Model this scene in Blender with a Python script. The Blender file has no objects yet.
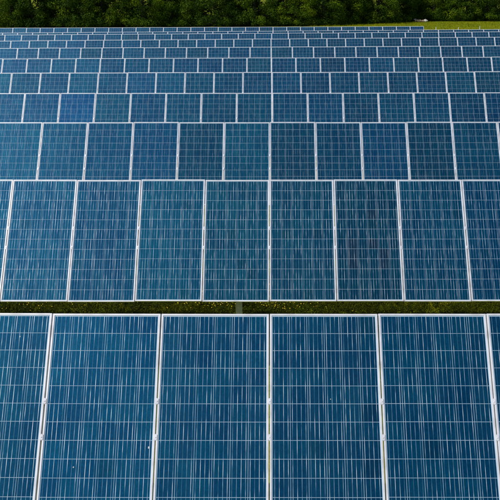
import bpy, math, random
from mathutils import Vector, Matrix, Euler, noise

random.seed(7)
R = math.radians
scene = bpy.context.scene
C = scene.collection

# ------------------------------------------------------------------ camera
F_PX = 700.0                                   # focal length in pixels of a 500 px wide picture
HORIZON = -17.1                                # where the horizon of the field lies above the picture
PITCH = math.atan((250 - HORIZON) / F_PX)
CAM_H = 5.90
cam_d = bpy.data.cameras.new('camera')
cam = bpy.data.objects.new('camera', cam_d)
C.objects.link(cam)
cam_d.sensor_width = 36.0
cam_d.lens = 36.0 * F_PX / 500.0
cam_d.shift_x = -0.038
cam_d.clip_start = 0.1
cam_d.clip_end = 4000.0
cam.location = (0, 0, CAM_H)
cam.rotation_euler = (R(90) - PITCH, 0, 0)
scene.camera = cam

# ------------------------------------------------------------------ sky and sun
SUN_EL, SUN_AZ = R(47), R(-62)                 # sun behind the camera, to the left
sun_dir = Vector((math.sin(SUN_AZ) * math.cos(SUN_EL), -math.cos(SUN_AZ) * math.cos(SUN_EL), math.sin(SUN_EL)))
world = bpy.data.worlds.new('World')
scene.world = world
world.use_nodes = True
wn = world.node_tree
bg = wn.nodes['Background']
sky = wn.nodes.new('ShaderNodeTexSky')
sky.sky_type = 'NISHITA'
sky.sun_disc = False
sky.sun_elevation = SUN_EL
sky.sun_rotation = math.atan2(sun_dir.x, sun_dir.y)
wn.links.new(sky.outputs[0], bg.inputs[0])
bg.inputs[1].default_value = 0.11
sl = bpy.data.lights.new('sun', 'SUN')
sl.energy = 3.7
sl.angle = R(0.53)
sl.color = (1.0, 0.955, 0.89)
sun = bpy.data.objects.new('sun', sl)
C.objects.link(sun)
sun.rotation_euler = sun_dir.to_track_quat('Z', 'Y').to_euler()
sun.location = sun_dir * 60
scene.view_settings.view_transform = 'Standard'
scene.view_settings.look = 'None'
scene.view_settings.exposure = 0.0
scene.view_settings.gamma = 1.0


# ------------------------------------------------------------------ helpers
def mesh(name, verts, faces, mats=(), idx=None, smooth=False):
    me = bpy.data.meshes.new(name)
    me.from_pydata(verts, [], faces)
    for m in mats:
        me.materials.append(m)
    if idx is not None:
        me.polygons.foreach_set('material_index', idx)
    if smooth:
        me.polygons.foreach_set('use_smooth', [True] * len(me.polygons))
    me.update()
    return me


def face_attr(me, name, vals):
    a = me.attributes.new(name, 'FLOAT', 'FACE')
    a.data.foreach_set('value', vals)


def link(name, me, parent=None, loc=(0, 0, 0), rot=(0, 0, 0)):
    o = bpy.data.objects.new(name, me)
    C.objects.link(o)
    o.location = loc
    o.rotation_euler = rot
    if parent:
        o.parent = parent
    return o


def tag(o, label=None, cat=None, group=None, kind=None):
    if label: o['label'] = label
    if cat: o['category'] = cat
    if group: o['group'] = group
    if kind: o['kind'] = kind
    return o


def box_vf(x0, x1, y0, y1, z0, z1):
    v = [(x0, y0, z0), (x1, y0, z0), (x1, y1, z0), (x0, y1, z0), (x0, y0, z1), (x1, y0, z1), (x1, y1, z1), (x0, y1, z1)]
    f = [(0, 3, 2, 1), (4, 5, 6, 7), (0, 1, 5, 4), (1, 2, 6, 5), (2, 3, 7, 6), (3, 0, 4, 7)]
    return v, f


def join(parts):
    V, Fc = [], []
    for v, f in parts:
        n = len(V)
        V += v
        Fc += [tuple(i + n for i in q) for q in f]
    return V, Fc


def tube_vf(pts, rad, seg=8):
    V, Fc = [], []
    n = len(pts)
    for i, p in enumerate(pts):
        p = Vector(p)
        t = (Vector(pts[min(i + 1, n - 1)]) - Vector(pts[max(i - 1, 0)])).normalized()
        a = t.cross(Vector((0.31, 0.87, 0.38))).normalized()
        b = t.cross(a)
        for k in range(seg):
            an = 2 * math.pi * k / seg
            V.append(tuple(p + (a * math.cos(an) + b * math.sin(an)) * rad[i]))
    for i in range(n - 1):
        for k in range(seg):
            k2 = (k + 1) % seg
            Fc.append((i * seg + k, i * seg + k2, (i + 1) * seg + k2, (i + 1) * seg + k))
    Fc.append(tuple(range(seg))[::-1])
    Fc.append(tuple((n - 1) * seg + k for k in range(seg)))
    return V, Fc


class NT:
    """small wrapper round a material's node tree"""
    def __init__(s, name):
        s.m = bpy.data.materials.new(name)
        s.m.use_nodes = True
        s.t = s.m.node_tree
        s.b = s.t.nodes['Principled BSDF']
        s.out = s.t.nodes['Material Output']

    def n(s, typ, **kw):
        x = s.t.nodes.new(typ)
        for k, v in kw.items():
            if k.startswith('i_'):
                x.inputs[int(k[2:])].default_value = v
            else:
                setattr(x, k, v)
        return x

    def l(s, a, b):
        s.t.links.new(a, b)

    def ramp(s, src, stops):
        r = s.n('ShaderNodeValToRGB')
        el = r.color_ramp.elements
        while len(el) < len(stops):
            el.new(0.5)
        for e, (p, c) in zip(el, stops):
            e.position = p
            e.color = c if len(c) == 4 else (*c, 1)
        s.l(src, r.inputs[0])
        return r.outputs[0]

    def mul(s, a, b, fac=1.0, mode='MULTIPLY'):
        x = s.n('ShaderNodeMix', data_type='RGBA', blend_type=mode)
        x.inputs[0].default_value = fac
        s.l(a, x.inputs[6])
        if hasattr(b, 'links'):
            s.l(b, x.inputs[7])
        else:
            x.inputs[7].default_value = b
        return x.outputs[2]


# ------------------------------------------------------------------ materials
def mat_cell():
    k = NT('polycrystalline_cell')
    geo = k.n('ShaderNodeNewGeometry')
    oi = k.n('ShaderNodeObjectInfo')
    at = k.n('ShaderNodeAttribute', attribute_name='tone')
    vo = k.n('ShaderNodeTexVoronoi', voronoi_dimensions='3D')
    vo.inputs['Scale'].default_value = 75
    k.l(geo.outputs['Position'], vo.inputs['Vector'])
    gr = k.ramp(vo.outputs['Color'], [(0.0, (0.76, 0.80, 0.82)), (1.0, (1.24, 1.20, 1.18))])
    tn = k.ramp(at.outputs['Fac'], [(0.0, (0.66, 0.74, 0.86)), (0.5, (1, 1, 1)), (1.0, (1.10, 1.24, 1.08))])
    no = k.n('ShaderNodeTexNoise')
    no.inputs['Scale'].default_value = 1.1
    no.inputs['Detail'].default_value = 4
    k.l(geo.outputs['Position'], no.inputs['Vector'])
    nc = k.ramp(no.outputs['Fac'], [(0.3, (0.84, 0.88, 0.92)), (0.7, (1.12, 1.12, 1.06))])
    base = k.n('ShaderNodeRGB')
    base.outputs[0].default_value = (0.0002, 0.048, 0.112, 1)
    c = k.mul(base.outputs[0], gr)
    c = k.mul(c, tn)
    c = k.mul(c, nc)
    c = k.mul(c, oi.outputs['Color'])
    # thin uneven dust film with rain runs down the slope
    mp = k.n('ShaderNodeMapping')
    mp.inputs['Scale'].default_value = (9, 1.0, 1.3)
    k.l(geo.outputs['Position'], mp.inputs['Vector'])
    nd = k.n('ShaderNodeTexNoise')
    nd.inputs['Scale'].default_value = 1.0
    nd.inputs['Detail'].default_value = 7
    k.l(mp.outputs[0], nd.inputs['Vector'])
    df = k.ramp(nd.outputs['Fac'], [(0.42, (0, 0, 0)), (0.80, (0.07, 0.07, 0.07))])
    dm = k.n('ShaderNodeMix', data_type='RGBA')
    k.l(df, dm.inputs[0])
    k.l(c, dm.inputs[6])
    dm.inputs[7].default_value = (0.06, 0.20, 0.28, 1)
    k.l(dm.outputs[2], k.b.inputs['Base Color'])
    k.b.inputs['Metallic'].default_value = 0.50
    k.b.inputs['Specular IOR Level'].default_value = 0.08
    rr = k.n('ShaderNodeMapRange')
    rr.inputs['To Min'].default_value = 0.46
    rr.inputs['To Max'].default_value = 0.54
    k.l(no.outputs['Fac'], rr.inputs['Value'])
    k.l(rr.outputs[0], k.b.inputs['Roughness'])
    k.b.inputs['Coat Weight'].default_value = 0.06
    k.b.inputs['Coat Roughness'].default_value = 0.06
    k.b.inputs['Coat IOR'].default_value = 1.3
    return k.m


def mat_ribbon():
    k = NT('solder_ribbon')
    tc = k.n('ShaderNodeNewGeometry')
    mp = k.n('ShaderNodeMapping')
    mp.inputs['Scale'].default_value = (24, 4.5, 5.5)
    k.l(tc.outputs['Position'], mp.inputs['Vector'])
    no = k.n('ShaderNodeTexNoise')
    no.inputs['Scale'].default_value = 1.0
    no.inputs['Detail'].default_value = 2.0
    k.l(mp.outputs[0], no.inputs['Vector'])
    c = k.ramp(no.outputs['Fac'], [(0.36, (0.03, 0.12, 0.20)), (0.50, (0.18, 0.31, 0.42)), (0.66, (0.72, 0.80, 0.88))])  # streaky glare along the ribbons, painted into the colour by noise
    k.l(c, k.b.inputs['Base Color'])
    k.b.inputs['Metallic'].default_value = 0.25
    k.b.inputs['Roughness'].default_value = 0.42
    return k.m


def mat_backsheet():
    k = NT('white_backsheet')
    geo = k.n('ShaderNodeNewGeometry')
    no = k.n('ShaderNodeTexNoise')
    no.inputs['Scale'].default_value = 2.5
    no.inputs['Detail'].default_value = 5
    k.l(geo.outputs['Position'], no.inputs['Vector'])
    c = k.ramp(no.outputs['Fac'], [(0.3, (0.28, 0.42, 0.54)), (0.7, (0.44, 0.57, 0.68))])
    k.l(c, k.b.inputs['Base Color'])
    k.b.inputs['Roughness'].default_value = 0.5
    return k.m


def mat_frame():
    k = NT('anodised_aluminium')
    geo = k.n('ShaderNodeNewGeometry')
    no = k.n('ShaderNodeTexNoise')
    no.inputs['Scale'].default_value = 7
    no.inputs['Detail'].default_value = 6
    k.l(geo.outputs['Position'], no.inputs['Vector'])
    c = k.ramp(no.outputs['Fac'], [(0.25, (0.48, 0.48, 0.51)), (0.5, (0.66, 0.66, 0.70)), (0.8, (0.76, 0.76, 0.80))])
    k.l(c, k.b.inputs['Base Color'])
    k.b.inputs['Metallic'].default_value = 0.15
    k.b.inputs['Roughness'].default_value = 0.45
    return k.m


def mat_steel():
    k = NT('galvanised_steel')
    geo = k.n('ShaderNodeNewGeometry')
    vo = k.n('ShaderNodeTexVoronoi')
    vo.inputs['Scale'].default_value = 40
    k.l(geo.outputs['Position'], vo.inputs['Vector'])
    c = k.ramp(vo.outputs['Distance'], [(0.0, (0.34, 0.35, 0.36)), (1.0, (0.52, 0.53, 0.54))])
    k.l(c, k.b.inputs['Base Color'])
    k.b.inputs['Metallic'].default_value = 0.3
    k.b.inputs['Roughness'].default_value = 0.55
    return k.m


def mat_plain(name, col, rough=0.7, var=0.25, scale=8.0):
    k = NT(name)
    geo = k.n('ShaderNodeNewGeometry')
    no = k.n('ShaderNodeTexNoise')
    no.inputs['Scale'].default_value = scale
    no.inputs['Detail'].default_value = 6
    k.l(geo.outputs['Position'], no.inputs['Vector'])
    lo = tuple(x * (1 - var) for x in col)
    hi = tuple(min(1, x * (1 + var)) for x in col)
    c = k.ramp(no.outputs['Fac'], [(0.3, lo), (0.7, hi)])
    k.l(c, k.b.inputs['Base Color'])
    k.b.inputs['Roughness'].default_value = rough
    return k.m


def mat_foliage(name, dark, mid, light, transl=0.25):
    k = NT(name)
    at = k.n('ShaderNodeAttribute', attribute_name='tone')
    oi = k.n('ShaderNodeObjectInfo')
    c = k.ramp(at.outputs['Fac'], [(0.0, dark), (0.55, mid), (1.0, light)])
    ov = k.ramp(oi.outputs['Random'], [(0.0, (0.60, 0.68, 0.75)), (0.5, (1.0, 1.0, 1.0)), (1.0, (1.35, 1.25, 0.8))])
    c = k.mul(c, ov)
    k.l(c, k.b.inputs['Base Color'])
    k.b.inputs['Roughness'].default_value = 0.6
    k.b.inputs['Specular IOR Level'].default_value = 0.06
    tr = k.n('ShaderNodeBsdfTranslucent')
    k.l(c, tr.inputs['Color'])
    mx = k.n('ShaderNodeMixShader')
    mx.inputs[0].default_value = transl
    k.l(k.b.outputs[0], mx.inputs[1])
    k.l(tr.outputs[0], mx.inputs[2])
    k.l(mx.outputs[0], k.out.inputs['Surface'])
    return k.m


def mat_field():
    k = NT('meadow_ground')
    geo = k.n('ShaderNodeNewGeometry')
    n1 = k.n('ShaderNodeTexNoise')
    n1.inputs['Scale'].default_value = 0.35
    n1.inputs['Detail'].default_value = 6
    k.l(geo.outputs['Position'], n1.inputs['Vector'])
    c1 = k.ramp(n1.outputs['Fac'], [(0.3, (0.10, 0.14, 0.004)), (0.55, (0.18, 0.21, 0.005)), (0.75, (0.26, 0.26, 0.006))])
    n2 = k.n('ShaderNodeTexNoise')
    n2.inputs['Scale'].default_value = 14
    n2.inputs['Detail'].default_value = 8
    k.l(geo.outputs['Position'], n2.inputs['Vector'])
    c2 = k.ramp(n2.outputs['Fac'], [(0.3, (0.5, 0.5, 0.5)), (0.7, (1.3, 1.3, 1.2))])
    c = k.mul(c1, c2)
    # drifts of yellow flowers, long across the slope
    mp = k.n('ShaderNodeMapping')
    mp.inputs['Scale'].default_value = (0.16, 0.55, 1)
    mp.inputs['Location'].default_value = (3.1, 0.4, 0)
    k.l(geo.outputs['Position'], mp.inputs['Vector'])
    n3 = k.n('ShaderNodeTexNoise')
    n3.inputs['Scale'].default_value = 1.0
    n3.inputs['Detail'].default_value = 3
    k.l(mp.outputs[0], n3.inputs['Vector'])
    f3 = k.ramp(n3.outputs['Fac'], [(0.56, (0, 0, 0)), (0.66, (0.5, 0.5, 0.5))])
    mx = k.n('ShaderNodeMix', data_type='RGBA')
    k.l(f3, mx.inputs[0])
    k.l(c, mx.inputs[6])
    mx.inputs[7].default_value = (0.34, 0.27, 0.004, 1)
    k.l(mx.outputs[2], k.b.inputs['Base Color'])
    k.b.inputs['Roughness'].default_value = 0.95
    k.b.inputs['Specular IOR Level'].default_value = 0.1
    bp = k.n('ShaderNodeBump')
    bp.inputs['Strength'].default_value = 0.6
    bp.inputs['Distance'].default_value = 0.06
    k.l(n2.outputs['Fac'], bp.inputs['Height'])
    k.l(bp.outputs[0], k.b.inputs['Normal'])
    return k.m


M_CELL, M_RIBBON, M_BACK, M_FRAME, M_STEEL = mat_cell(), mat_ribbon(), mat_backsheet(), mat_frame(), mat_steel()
M_FIELD = mat_field()
M_LEAF = mat_foliage('tree_leaves', (0.012, 0.032, 0.003), (0.046, 0.094, 0.004), (0.135, 0.205, 0.006))
M_WOOD = mat_foliage('deep_wood_leaves', (0.010, 0.024, 0.002), (0.026, 0.054, 0.003), (0.050, 0.088, 0.004), 0.2)
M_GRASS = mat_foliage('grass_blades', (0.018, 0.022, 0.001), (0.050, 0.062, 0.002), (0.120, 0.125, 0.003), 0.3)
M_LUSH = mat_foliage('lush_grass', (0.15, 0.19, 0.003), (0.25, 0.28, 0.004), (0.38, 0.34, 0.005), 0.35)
M_BARK = mat_plain('bark', (0.025, 0.021, 0.015), 0.9, 0.4, 6)
M_FLOWER = mat_plain('yellow_petals', (0.72, 0.52, 0.012), 0.6, 0.2, 20)
M_DROP = mat_plain('white_droppings', (0.55, 0.56, 0.55), 0.8, 0.5, 160)
M_STAKE = mat_plain('white_stake_paint', (0.74, 0.75, 0.74), 0.6, 0.1, 20)
M_LOG = mat_plain('weathered_wood', (0.30, 0.22, 0.14), 0.85, 0.35, 5)
M_LOGEND = mat_plain('pale_peeled_wood', (0.78, 0.74, 0.68), 0.8, 0.12, 9)

# ------------------------------------------------------------------ measured rows: panels per width, seam offset, top edge heights left / right
W = 1.010                                      # panel pitch along a row
PW, PL = 0.999, 1.958                          # one panel
CELL = 0.159                                   # cell pitch
cT, sT = math.cos(PITCH), math.sin(PITCH)
TILT = R(52.7)
S_TOP = [108.4, 64.0, 45.44, 35.29, 28.89, 24.40, 21.13, 18.59, 16.67, 15.03, 13.69]
Y_L = [313.0, 179.9, 122.5, 93.4, 73.0, 58.8, 48.2, 41.0, 35.0, 33.0, 28.0]
Y_R = [313.9, 179.8, 122.0, 92.6, 71.6, 56.8, 45.8, 37.0, 31.6, 29.2, 26.3]
SEAM = [268.9, 269.4, 270.0, 272.4, 272.2, 271.7, 271.5, 271.5, 272.0, 273.3, 273.2]
CLEAR = 1.45                                   # lower edge above the ground
TOP_H = CLEAR + PL * math.sin(TILT)
rows = []
for k in range(11):
    s = S_TOP[k]
    xl, xr = (0 - 269) / s * W, ((424 if k == 10 else 500) - 269) / s * W
    hl = (Y_L[k] - HORIZON) / s * cT * W
    hr = (Y_R[k] - HORIZON) / s * cT * W
    Z = F_PX * W / s
    m = (hl - hr) / (xr - xl)                  # rise to the right
    h0 = hl + m * xl                           # depth of the top edge under the camera at x = 0
    d = (Z - h0 * sT) / cT
    rows.append(dict(d=d, zt=CAM_H - h0, m=m, x0=(SEAM[k] - 269) / s * W, xl=xl, xr=xr, zg=CAM_H - h0 - TOP_H))


def ground_z(x, y):
    if y <= rows[0]['d']:
        r = rows[0]
        return r['zg'] + r['m'] * x
    for a, b in zip(rows, rows[1:]):
        if y <= b['d']:
            t = (y - a['d']) / (b['d'] - a['d'])
            t = t * t * (3 - 2 * t)
            return (a['zg'] + a['m'] * x) * (1 - t) + (b['zg'] + b['m'] * x) * t
    b = rows[-1]
    t = min(1, (y - b['d']) / 24.0)
    xx = max(-60, min(60, x))
    return (b['zg'] + b['m'] * xx) * (1 - t) + (-0.10 + 0.003 * xx) * t


# ------------------------------------------------------------------ ground
def build_ground():
    xs = [-1500, -600, -250, -120] + [-80 + 4 * i for i in range(41)] + [120, 250, 600, 1500]
    ys = [-600, -150, -40, -10] + [0.6 * i for i in range(100)] + [60 + 3 * i for i in range(25)] + [150, 200, 400, 900, 2500]
    V = []
    for y in ys:
        for x in xs:
            b = 0.03 * noise.noise(Vector((x * 0.4, y * 0.7, 0)))
            V.append((x, y, ground_z(max(-80, min(80, x)), min(y, 140)) + b - 0.03))
    nx = len(xs)
    Fc = [(j * nx + i, j * nx + i + 1, (j + 1) * nx + i + 1, (j + 1) * nx + i) for j in range(len(ys) - 1) for i in range(nx - 1)]
    o = link('meadow', mesh('meadow', V, Fc, [M_FIELD], smooth=True))
    tag(o, kind='structure')


build_ground()

# ------------------------------------------------------------------ panel meshes (shared)
def cell_vf(cx, cy, h=0.1555 / 2):
    t = 0.0012
    v = [(cx - h, cy - h, -t), (cx + h, cy - h, -t), (cx + h, cy + h, -t), (cx - h, cy + h, -t),
         (cx - h, cy - h, 0), (cx + h, cy - h, 0), (cx + h, cy + h, 0), (cx - h, cy + h, 0)]
    f = [(4, 5, 6, 7), (0, 1, 5, 4), (1, 2, 6, 5), (2, 3, 7, 6), (3, 0, 4, 7)]
    return v, f


def ribbons_vf(cx, cy, h=0.1555 / 2, wd=0.0016):
    ps = []
    for q in (-3, -1, 1, 3):
        x = cx + q * CELL / 8
        ps.append(([(x - wd, cy - h, 0.0008), (x + wd, cy - h, 0.0008), (x + wd, cy + h, 0.0008), (x - wd, cy + h, 0.0008)], [(0, 1, 2, 3)]))
    return join(ps)


cell_meshes = []
for q in range(8):
    v1, f1 = cell_vf(0, 0)
    v2, f2 = ribbons_vf(0, 0)
    v, f = join([(v1, f1), (v2, f2)])
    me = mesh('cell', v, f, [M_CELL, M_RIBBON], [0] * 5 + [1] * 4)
    face_attr(me, 'tone', [0.15 + 0.7 * q / 7.0] * 9)
    cell_meshes.append(me)

CPOS = [((c - 2.5) * CELL, (r - 5.5) * CELL) for r in range(12) for c in range(6)]
grid_meshes = []
for q in range(5):
    ps, idx, tone = [], [], []
    for (cx, cy) in CPOS:
        ps += [cell_vf(cx, cy), ribbons_vf(cx, cy, wd=0.0007)]
        idx += [0] * 5 + [1] * 4
        tone += [random.choice([0.3, 0.4, 0.5, 0.5, 0.6, 0.7])] * 9
    v, f = join(ps)
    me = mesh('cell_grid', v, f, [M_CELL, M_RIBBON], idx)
    face_attr(me, 'tone', tone)
    grid_meshes.append(me)


def frame_mesh():
    # closed profile swept round the rectangle: outer wall with chamfer, top face, inner lip, underside
    prof = [(0.0, -0.036), (0.0, 0.0035), (0.0015, 0.005), (0.0155, 0.005), (0.0170, 0.0035), (0.0170, -0.0005), (0.003, -0.0015), (0.003, -0.033), (0.028, -0.033), (0.028, -0.036)]
    V, Fc = [], []
    n = len(prof)
    for sx, sy in ((-1, -1), (1, -1), (1, 1), (-1, 1)):
        for a, w in prof:
            V.append((sx * (PW / 2 - a), sy * (PL / 2 - a), w))
    for i in range(4):
        j = (i + 1) % 4
        for q in range(n):
            q2 = (q + 1) % n
            Fc.append((i * n + q, j * n + q, j * n + q2, i * n + q2))
    me = mesh('frame', V, Fc, [M_FRAME])
    return me


FRAME = frame_mesh()
v, f = box_vf(-PW / 2 + 0.004, PW / 2 - 0.004, -PL / 2 + 0.004, PL / 2 - 0.004, -0.0065, -0.0010)
LAMINATE = mesh('solar_panel', v, f, [M_BACK])
v, f = join([box_vf(-0.015, 0.015, -0.022, 0.022, 0.0055, 0.0085), box_vf(-0.005, 0.005, -0.005, 0.005, 0.0085, 0.0125), box_vf(-0.004, 0.004, -0.028, 0.028, -0.035, 0.0055)])
CLAMP = mesh('clamp', v, f, [M_FRAME])


def blob_vf(r, seed):
    rnd = random.Random(seed)
    n = 10
    V = [(0, 0, r * 0.25)]
    for ring, (q, hgt) in enumerate(((0.6, 0.18), (1.0, 0.0))):
        for i in range(n):
            a = 2 * math.pi * i / n
            rr = r * q * rnd.uniform(0.7, 1.25)
            V.append((rr * math.cos(a), rr * 1.3 * math.sin(a), r * hgt))
    Fc = [(0, 1 + i, 1 + (i + 1) % n) for i in range(n)]
    Fc += [(1 + i, 1 + n + i, 1 + n + (i + 1) % n, 1 + (i + 1) % n) for i in range(n)]
    return V, Fc


# ------------------------------------------------------------------ rows of panels
ORD = ['front', 'second', 'third', 'fourth', 'fifth', 'sixth', 'seventh', 'eighth', 'ninth', 'tenth', 'eleventh']
ROW_LABEL = [
    'front row of big blue solar panels, cut off by the lower edge of the picture',
    'second row of solar panels from the front, wholly visible above the strip of flowering grass',
    'third row of solar panels from the front, its foot hidden behind the second row',
    'fourth row of solar panels from the front, with one deeper blue panel at left',
    'fifth row of blue solar panels counted from the front',
    'sixth row of blue solar panels counted from the front',
    'seventh row of blue solar panels counted from the front',
    'eighth row of small blue solar panels counted from the front',
    'ninth row of solar panels from the front, third from the trees',
    'tenth row of solar panels, only a thin strip showing, second from the trees',
    'farthest row of solar panels, ending short of the right edge before bright grass']
TINT = {(1, -2): (0.9, 1.13, 1.02), (1, -1): (1.0, 1.05, 0.92), (1, 1): (1.6, 0.80, 0.74), (1, 0): (1.1, 0.98, 0.88), (1, -3): (1.0, 0.93, 0.95),
        (2, -1): (1.4, 1.22, 1.06), (2, -2): (1.2, 0.84, 0.80), (2, 0): (1.4, 0.90, 0.84), (2, 1): (1.2, 0.92, 0.90), (2, 3): (1.4, 0.84, 0.80),
        (3, -6): (0.6, 1.0, 1.22), (3, -5): (1.2, 1.08, 0.98), (3, 2): (1.1, 0.92, 0.9)}
PARTLABEL = {(1, 1): 'panel with a few dull reddish brown cells', (3, -6): 'deeper blue panel than its neighbours', (2, -1): 'paler teal panel than its neighbours'}
BROWN = {(2, 3), (3, 3), (2, 4), (3, 4), (1, 4), (2, 1), (4, 8), (3, 8), (3, 7)}   # (column, row from the foot)
BROWN2 = [(1, 4), (4, 4), (1, 3), (4, 3), (3, 8), (3, 5), (1, 5)]
uT = Vector((0, math.cos(TILT), math.sin(TILT)))
nT = Vector((0, -math.sin(TILT), math.cos(TILT)))
for k, r in enumerate(rows):
    rnd = random.Random(100 + k)
    root = bpy.data.objects.new('solar_panel_row', None)
    C.objects.link(root)
    root.empty_display_size = 0.3
    root.location = (0, r['d'], r['zg'])
    root.rotation_euler = (0, -math.atan(r['m']), 0)
    tag(root, ROW_LABEL[k], 'solar panels', 'rows of solar panels in the field')
    i0 = math.floor((r['xl'] - r['x0']) / W) - 2
    i1 = math.ceil((r['xr'] - r['x0']) / W) + 2
    if k == 10:
        i1 = 11
    top = Vector((0, 0, TOP_H))
    for i in range(i0, i1):
        ctr = top - uT * (PL / 2) + nT * rnd.uniform(-0.0025, 0.0025) + uT * rnd.uniform(-0.005, 0.005)
        ctr.x = r['x0'] + (i + 0.5) * W + rnd.uniform(-0.0012, 0.0012)
        p = link('solar_panel', LAMINATE, root, ctr, (TILT + rnd.gauss(0, 0.0025), 0, rnd.gauss(0, 0.0010)))
        link('frame', FRAME, p)
        b = rnd.gauss(1.0, 0.06)
        hue = rnd.gauss(0, 0.03)
        tint = (rnd.uniform(0.8, 1.8), b * (1 + hue), b * (1 - hue * 0.7))
        tint = TINT.get((k, i), tint)
        if (k, i) in PARTLABEL:
            p['label'] = PARTLABEL[(k, i)]
        if k < 2:
            for q, (cx, cy) in enumerate(CPOS):
                c = link('cell', rnd.choice(cell_meshes[1:7]), p, (cx, cy, 0))
                col = (*tint, 1)
                cc = (q % 6, q // 6)
                if (k, i) == (1, 1) and cc in BROWN2:
                    col = (36.0, 0.66, 0.60, 1)
                elif rnd.random() < 0.02:
                    col = (tint[0] * 2, tint[1] * 0.88, tint[2] * 0.84, 1)
                c.color = col
        else:
            g = link('cell_grid', rnd.choice(grid_meshes), p)
            g['kind'] = 'stuff'
            g.color = (*tint, 1)
    # rails, clamps, posts and braces under the panels
    xa, xb = r['x0'] + i0 * W, r['x0'] + i1 * W
    for vo in (0.176, -0.137):
        v, f = box_vf(xa - 0.05, xb + 0.05, -0.022, 0.022, -0.085, -0.0385)
        link('rail', mesh('rail', v, f, [M_STEEL]), root, top - uT * (PL / 2 - vo), (TILT, 0, 0))
        for i in range(i0, i1 + 1):
            cp = top - uT * (PL / 2 - vo)
            cp.x = r['x0'] + i * W + (0.006 if i == i0 else -0.006 if i == i1 else 0)
            link('clamp', CLAMP, root, cp, (TILT, 0, 0))
    mid = top - uT * (PL / 2 - 0.02) - nT * 0.10
    px = -0.485
    n0 = math.ceil((xa + 0.3 - px) / 4.4)
    n1 = math.floor((xb - 0.3 - px) / 4.4)
    v, f = join([box_vf(-0.052, 0.052, -0.005, 0.005, 0, mid.z - 0.03), box_vf(-0.052, -0.045, 0.005, 0.06, 0, mid.z - 0.03), box_vf(0.045, 0.052, 0.005, 0.06, 0, mid.z - 0.03)])
    v = [(a, b, c - 0.15 if c == 0 else c) for a, b, c in v]
    POST = mesh('post', v, f, [M_STEEL])
    v, f = box_vf(-0.03, 0.03, -0.55, 0.55, -0.05, 0.012)
    BEAM = mesh('cross_beam', v, f, [M_STEEL])
    for n in range(n0, n1 + 1):
        link('post', POST, root, (px + 4.4 * n, mid.y, 0))
        link('cross_beam', BEAM, root, (px + 4.4 * n, mid.y, mid.z), (TILT, 0, 0))

# a few bird droppings on the front row
front = [o for o in C.objects if o.name.startswith('solar_panel') and o.parent and o.parent['label'] == ROW_LABEL[0]]
front.sort(key=lambda o: o.location.x)
def drop(xw, vv, rad, seed):
    o = min(front, key=lambda p: abs(p.location.x - xw))
    V, Fc = blob_vf(rad, seed)
    link('bird_dropping', mesh('bird_dropping', V, Fc, [M_DROP]), o, (xw - o.location.x, vv, 0.001))
for q, (px, py, rad) in enumerate(((148.8, 449.8, 0.007), (19.5, 338, 0.005), (74, 469, 0.005), (330, 402, 0.003))):
    ss = 108.4 + (py - 313) * 0.0407
    vv = PL / 2 - (py - 313) / 17.8 * CELL * 0.98
    drop((px - 269) / ss * W, vv, rad, q)

# ------------------------------------------------------------------ grass and flowers under the second row
def blades(name, x0, x1, y0, y1, n, hmin, hmax, wid, mat, zfun, dens=None, seed=1):
    rnd = random.Random(seed)
    V, Fc, T = [], [], []
    for _ in range(n):
        x, y = rnd.uniform(x0, x1), rnd.uniform(y0, y1)
        dn = noise.noise(Vector((x * 1.7, y * 1.7, 4.0)))
        if rnd.random() > 0.75 + 0.5 * dn:
            continue
        z = zfun(x, y) - 0.03
        a = rnd.uniform(0, 2 * math.pi)
        h = rnd.uniform(hmin, hmax) * (1.0 + 0.5 * dn)
        lean = rnd.uniform(0.2, 1.3) * h
        w = wid * rnd.uniform(0.6, 1.4)
        ca, sa = math.cos(a), math.sin(a)
        b = rnd.uniform(0, 2 * math.pi)
        lx, ly = lean * math.cos(b), lean * math.sin(b)
        i = len(V)
        V += [(x - ca * w, y - sa * w, z), (x + ca * w, y + sa * w, z), (x + ca * w * 0.7 + lx * 0.4, y + sa * w * 0.7 + ly * 0.4, z + h * 0.6), (x - ca * w * 0.7 + lx * 0.4, y - sa * w * 0.7 + ly * 0.4, z + h * 0.6), (x + lx, y + ly, z + h * 0.92)]
        Fc += [(i, i + 1, i + 2, i + 3), (i + 3, i + 2, i + 4)]
        t = min(1, max(0, 0.5 + 0.7 * noise.noise(Vector((x * 0.9, y * 0.9, 9))) + rnd.gauss(0, 0.15)))
        T += [t, t]
    me = mesh(name, V, Fc, [mat])
    face_attr(me, 'tone', T)
    return link(name, me)


y2 = rows[1]['d'] - PL * math.cos(TILT)        # the foot of the second row
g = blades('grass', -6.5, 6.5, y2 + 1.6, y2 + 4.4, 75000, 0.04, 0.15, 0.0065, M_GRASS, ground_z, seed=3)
tag(g, 'low dark meadow grass growing under the second row of panels', 'grass', kind='stuff')


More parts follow.
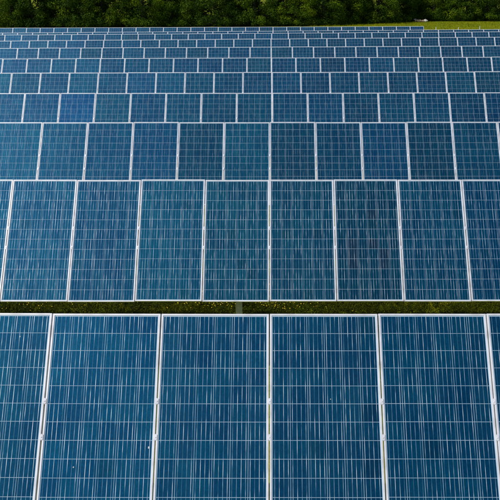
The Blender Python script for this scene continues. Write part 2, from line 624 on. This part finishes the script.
def herbs(name, x0, x1, y0, y1, n, mat, seed=4):
    rnd = random.Random(seed)
    V, Fc, T = [], [], []
    for _ in range(n):
        cx, cy = rnd.uniform(x0, x1), rnd.uniform(y0, y1)
        z0 = ground_z(cx, cy)
        hgt = rnd.uniform(0.02, 0.16)
        tone = min(1, max(0, rnd.gauss(0.5, 0.25)))
        for _ in range(rnd.randint(5, 12)):
            p = Vector((cx + rnd.gauss(0, 0.035), cy + rnd.gauss(0, 0.035), z0 + hgt * rnd.uniform(0.3, 1.1)))
            nn = Vector((rnd.gauss(0, 0.5), rnd.gauss(-0.2, 0.5), 1)).normalized()
            e1 = nn.cross(Vector((rnd.gauss(0, 1), rnd.gauss(0, 1), 0.2))).normalized()
            e2 = nn.cross(e1)
            s = rnd.uniform(0.010, 0.024)
            i = len(V)
            V += [tuple(p - e1 * s), tuple(p + e2 * s * 0.55), tuple(p + e1 * s), tuple(p - e2 * s * 0.55)]
            Fc.append((i, i + 1, i + 2, i + 3))
            T.append(min(1, max(0, tone + rnd.gauss(0, 0.1))))
    me = mesh(name, V, Fc, [mat])
    face_attr(me, 'tone', T)
    return link(name, me)


hb = herbs('meadow_herbs', -6.5, 6.5, y2 + 1.8, y2 + 4.4, 5600, M_GRASS)
tag(hb, 'small leafy herbs among the grass under the second row of panels', 'herbs', kind='stuff')


def flowers(name, spots, seed=5):
    rnd = random.Random(seed)
    V, Fc, idx = [], [], []
    for (cx, cy, sx, sy, n) in spots:
        for _ in range(n):
            x, y = rnd.gauss(cx, sx), rnd.gauss(cy, sy)
            z = ground_z(x, y) + rnd.uniform(0.08, 0.20)
            rad = rnd.uniform(0.006, 0.0125)
            ax = Vector((rnd.gauss(0, 0.5), rnd.gauss(-0.6, 0.4), 1)).normalized()
            e1 = ax.cross(Vector((0, 1, 0.1))).normalized()
            e2 = ax.cross(e1)
            c = Vector((x, y, z))
            i = len(V)
            V.append(tuple(c - ax * rad * 0.4))
            for q in range(10):
                an = 2 * math.pi * q / 10
                rr = rad * (1.0 if q % 2 == 0 else 0.62)
                V.append(tuple(c + (e1 * math.cos(an) + e2 * math.sin(an)) * rr))
            Fc += [(i, i + 1 + q, i + 1 + (q + 1) % 10) for q in range(10)]
            # stem
            j = len(V)
            V += [(x - 0.0012, y, z - 0.2), (x + 0.0012, y, z - 0.2), (x + 0.0012, y, z - 0.002), (x - 0.0012, y, z - 0.002)]
            Fc.append((j, j + 1, j + 2, j + 3))
            idx += [0] * 10 + [1]
    me = mesh(name, V, Fc, [M_FLOWER, M_GRASS], idx)
    face_attr(me, 'tone', [0.3] * len(Fc))
    return link(name, me)


def fx(px):
    return (px - 269) / 55.5
yv = y2 + 2.95
sp = [(fx(a), yv, sx, 0.34, int(n * 0.65)) for a, sx, n in ((290, 0.22, 190), (268, 0.20, 130), (222, 0.18, 150), (206, 0.3, 60), (12, 0.35, 130), (45, 0.5, 50),
      (90, 0.6, 30), (150, 0.7, 50), (190, 0.3, 60), (318, 0.2, 50), (345, 0.5, 15), (420, 0.8, 25), (470, 0.3, 25))]
fl = flowers('meadow_flowers', sp)
tag(fl, 'small yellow meadow flowers scattered in the grass under the second row', 'flowers', kind='stuff')

# ------------------------------------------------------------------ forest edge
TREE_Y = 118.0


def at_pixel(px, py, up=0.0):
    """ground spot of the flat far meadow (or a point `up` above it) that lies at a picture row"""
    h = CAM_H + 0.10 - up
    Z = F_PX * h / ((py - HORIZON) * cT)
    return (px - 269) * Z / F_PX, (Z - h * sT) / cT


EDGE = [at_pixel(px, py) for px, py in ((-140, 28.5), (0, 28.0), (120, 27.2), (250, 26.9), (340, 25.9), (395, 23.8), (409, 22.0), (425, 21.7), (500, 22.1), (640, 22.3))]


def edge(x):
    for (a, b), (c, d) in zip(EDGE, EDGE[1:]):
        if x <= c:
            return b + (d - b) * (x - a) / (c - a)
    return EDGE[-1][1]


def leaf_cloud(rnd, clumps, n_per, size, V, Fc, T):
    for (c, rad, tone) in clumps:
        n = int(n_per * (rad / 0.8) ** 1.7)
        for _ in range(n):
            d = Vector((rnd.gauss(0, 1), rnd.gauss(0, 1), rnd.gauss(0.25, 1))).normalized()
            rr = rad * (0.45 + 0.6 * rnd.random() ** 0.7)
            p = c + Vector((d.x * rr, d.y * rr, d.z * rr * 0.75))
            if p.z < 0.02:
                continue
            nn = (d * 1.1 + Vector((rnd.gauss(0, 0.4), rnd.gauss(0, 0.4), rnd.gauss(0.3, 0.4)))).normalized()
            e1 = nn.cross(Vector((rnd.gauss(0, 1), rnd.gauss(0, 1), rnd.gauss(0, 1)))).normalized()
            e2 = nn.cross(e1)
            s = size * rnd.uniform(0.6, 1.35)
            i = len(V)
            V += [tuple(p - e1 * s), tuple(p + e2 * s * 0.55), tuple(p + e1 * s), tuple(p - e2 * s * 0.55)]
            Fc.append((i, i + 1, i + 2, i + 3))
            T.append(min(1, max(0, tone + rnd.gauss(0, 0.12))))


def tree_meshes(seed, H, rad, base):
    rnd = random.Random(seed)
    pts = [(rnd.uniform(-0.06, 0.06) * q, rnd.uniform(-0.06, 0.06) * q, H * 0.85 * q / 6 - (0.3 if q == 0 else 0)) for q in range(7)]
    rd = [0.24 * (1 - 0.13 * q) for q in range(7)]
    parts = [tube_vf(pts, rd, 8)]
    clumps = []
    n = int(rnd.uniform(120, 140))
    for q in range(n):
        t = (q + rnd.random()) / n
        z = base + (H - base) * t ** 1.8
        prof = rad * (0.62 + 0.38 * math.sin(math.pi * min(1, t * 1.15 + 0.12))) * (1 - 0.55 * max(0, t - 0.6) / 0.4)
        a = rnd.uniform(0, 2 * math.pi)
        rr = prof * math.sqrt(rnd.uniform(0.35, 1.05))
        c = Vector((rr * math.cos(a), rr * math.sin(a), z))
        clumps.append((c, rnd.uniform(0.45, 1.0), rnd.choice([0.2, 0.3, 0.4, 0.45, 0.5, 0.6, 0.7, 0.9])))
        if q % 4 == 0:
            zz = max(0.3, z * 0.8 - 0.3)
            parts.append(tube_vf([(0, 0, zz), (c.x * 0.5, c.y * 0.5, (zz + z) / 2), tuple(c)], [0.07, 0.05, 0.015], 6))
    V, Fc, T = [], [], []
    leaf_cloud(rnd, clumps, 210, 0.085, V, Fc, T)
    crown = mesh('crown', V, Fc, [M_LEAF])
    face_attr(crown, 'tone', T)
    v, f = join(parts)
    return mesh('trunk', v, f, [M_BARK], smooth=True), crown


variants = [tree_meshes(11, 11, 2.9, 0.4), tree_meshes(12, 9, 2.5, 0.3), tree_meshes(13, 12.5, 3.2, 0.5), tree_meshes(14, 8, 2.7, 0.3), tree_meshes(15, 10.5, 2.8, 0.4), tree_meshes(16, 7.5, 2.4, 0.3)]
NUM = ['first', 'second', 'third', 'fourth', 'fifth', 'sixth', 'seventh', 'eighth', 'ninth', 'tenth', 'eleventh', 'twelfth', 'thirteenth', 'fourteenth', 'fifteenth', 'sixteenth', 'seventeenth', 'eighteenth', 'nineteenth', 'twentieth', 'twenty-first', 'twenty-second', 'twenty-third', 'twenty-fourth', 'twenty-fifth']
rnd = random.Random(42)
NT_ = 24
spots = []
for q in range(NT_):
    x = -39.0 + (q + 0.5) * (77.5 / NT_) + rnd.uniform(-0.7, 0.7)
    spots.append((x, edge(x) + 2.6 + rnd.uniform(-0.6, 1.8)))
for q, (x, y) in enumerate(spots):
    tr, cr = variants[rnd.choice([0, 1, 2, 3, 4, 5])]
    root = bpy.data.objects.new('broadleaf_tree', None)
    C.objects.link(root)
    root.location = (x, y, ground_z(x, y) - 0.05)
    root.rotation_euler = (0, 0, rnd.uniform(0, 6.28))
    s = rnd.uniform(0.9, 1.15)
    root.scale = (s, s, s * rnd.uniform(0.92, 1.1))
    link('trunk', tr, root)
    link('crown', cr, root)
    where = 'leftmost' if q == 0 else 'rightmost' if q == NT_ - 1 else NUM[q] + ' from the left'
    tag(root, 'leafy green tree at the forest edge behind the panels, ' + where, 'tree', 'trees along the forest edge')

# the wood behind them, one dark mass, and the undergrowth at its foot
V, Fc, T = [], [], []
rw = random.Random(9)
cl = []
for q in range(1100):
    x = rw.uniform(-62, 62)
    y = edge(x) + 5.0 + rw.random() ** 1.6 * 15
    z = 13 * rw.random() ** 1.5 + 0.2
    cl.append((Vector((x, y, z)), rw.uniform(1.0, 1.9), min(1, max(0, rw.gauss(0.45, 0.2)))))
leaf_cloud(rw, cl, 34, 0.24, V, Fc, T)
for q in range(70):
    x = rw.uniform(-60, 60)
    y = edge(x) + 8 + rw.random() * 12
    b, f = tube_vf([(x, y, -0.4), (x + rw.uniform(-.3, .3), y, 5), (x + rw.uniform(-.6, .6), y, 12)], [0.2, 0.15, 0.06], 6)
    n = len(V)
    V += b
    Fc += [tuple(i + n for i in qf) for qf in f]
    T += [0.0] * len(f)
me = mesh('woodland', V, Fc, [M_WOOD])
face_attr(me, 'tone', T)
tag(link('woodland', me), 'dark mass of woodland behind the trees of the forest edge', 'woodland', kind='stuff')

V, Fc, T = [], [], []
cl = []
for q in range(260):
    x = rw.uniform(-50, 50)
    y = edge(x) + 1.4 + rw.uniform(-0.9, 1.6)
    rad = rw.uniform(0.25, 0.6)
    cl.append((Vector((x, y, ground_z(x, y) + rw.uniform(0.05, 0.5))), rad, min(1, max(0.0, rw.gauss(0.35, 0.2)))))
leaf_cloud(rw, cl, 150, 0.08, V, Fc, T)
me = mesh('undergrowth', V, Fc, [M_LEAF])
face_attr(me, 'tone', T)
tag(link('undergrowth', me), 'low dark green undergrowth along the foot of the forest edge', 'undergrowth', kind='stuff')

# grass tufts of the open meadow beyond the last row
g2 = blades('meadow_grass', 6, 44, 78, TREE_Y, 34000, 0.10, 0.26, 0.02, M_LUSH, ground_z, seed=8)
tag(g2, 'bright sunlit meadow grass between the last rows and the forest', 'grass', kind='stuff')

# ------------------------------------------------------------------ small things at the far edge
lx0, ly = at_pixel(418, 22.6)
log = bpy.data.objects.new('fallen_log', None)
C.objects.link(log)
log.location = (lx0, ly, ground_z(lx0, ly) - 0.06)
log.rotation_euler = (0, R(-2), R(10))
tag(log, 'weathered fallen log with a whitish splintered end lying at the forest edge', 'log')


def rough_tube(pts, rad, amp, fr, seg=12):
    V, Fc = tube_vf(pts, rad, seg)
    V = [(a + amp * 0.5 * noise.noise(Vector((a * fr, b * fr, c * fr))), b + amp * noise.noise(Vector((a * fr, b * fr + 5, c * fr))), c + amp * noise.noise(Vector((a * fr + 7, b * fr, c * fr)))) for a, b, c in V]
    return V, Fc


v, f = rough_tube([(-0.55, 0.05, 0.30), (-0.3, 0.02, 0.30), (0.0, 0.03, 0.24), (0.3, 0.05, 0.27), (0.6, 0, 0.22), (0.85, -0.02, 0.20), (1.05, -0.04, 0.22)], [0.05, 0.09, 0.14, 0.16, 0.17, 0.20, 0.19], 0.09, 4)
link('trunk', mesh('trunk', v, f, [M_LOG], smooth=True), log)
ends = [rough_tube([(1.0, -0.04, 0.20), (1.2, -0.08, 0.26), (1.38, -0.10, 0.24), (1.5, -0.10, 0.16)], [0.16, 0.19, 0.15, 0.05], 0.12, 5)]
rs = random.Random(77)
for q in range(9):
    a0 = Vector((rs.uniform(1.0, 1.35), rs.uniform(-0.25, 0.05), rs.uniform(0.12, 0.3)))
    a1 = a0 + Vector((rs.uniform(-0.1, 0.38), rs.uniform(-0.15, 0.1), rs.uniform(-0.05, 0.26)))
    ends.append(tube_vf([tuple(a0), tuple((a0 + a1) / 2), tuple(a1)], [0.05, 0.04, 0.008], 5))
v, f = join(ends)
link('splintered_end', mesh('splintered_end', v, f, [M_LOGEND]), log)
v, f = tube_vf([(-0.05, 0, 0.32), (-0.08, -0.05, 0.46), (-0.02, -0.06, 0.56)], [0.05, 0.04, 0.02], 6)
link('branch_stub', mesh('branch_stub', v, f, [M_LOG]), log)

bx, by = at_pixel(413.8, 22.4)
v, f = rough_tube([(-0.05, 0, 0.36), (0.12, 0.02, 0.41), (0.28, 0, 0.42), (0.42, 0.02, 0.38)], [0.02, 0.05, 0.055, 0.02], 0.04, 8)
v2, f2 = rough_tube([(0.30, 0.10, -0.05), (0.22, 0.06, 0.2), (0.16, 0.02, 0.40)], [0.02, 0.022, 0.018], 0.03, 6, 6)
v, f = join([(v, f), (v2, f2)])
st = link('broken_branch', mesh('broken_branch', v, f, [M_LOGEND]), None, (bx, by, ground_z(bx, by)))
tag(st, 'short pale broken branch just left of the fallen log', 'branch')

for px, py, lab in ((436.3, 27.3, 'nearest the end of the farthest row'), (458.3, 27.8, 'in the middle of three'), (479.6, 26.6, 'farthest right of three')):
    hgt = 0.9
    sx, sy = at_pixel(px, py, hgt)
    V, Fc = tube_vf([(0, 0, -0.2), (0, 0, hgt - 0.1), (0.008, 0, hgt)], [0.026, 0.026, 0.014], 8)
    v2, f2 = box_vf(-0.04, 0.04, -0.03, 0.03, hgt - 0.32, hgt - 0.25)
    V, Fc = join([(V, Fc), (v2, f2)])
    s = link('marker_stake', mesh('marker_stake', V, Fc, [M_STAKE]), None, (sx, sy, ground_z(sx, sy)), (0, R(rnd.uniform(-3, 3)), 0))
    tag(s, 'thin white stake standing in the bright grass, ' + lab, 'stake', 'stakes in the far meadow')
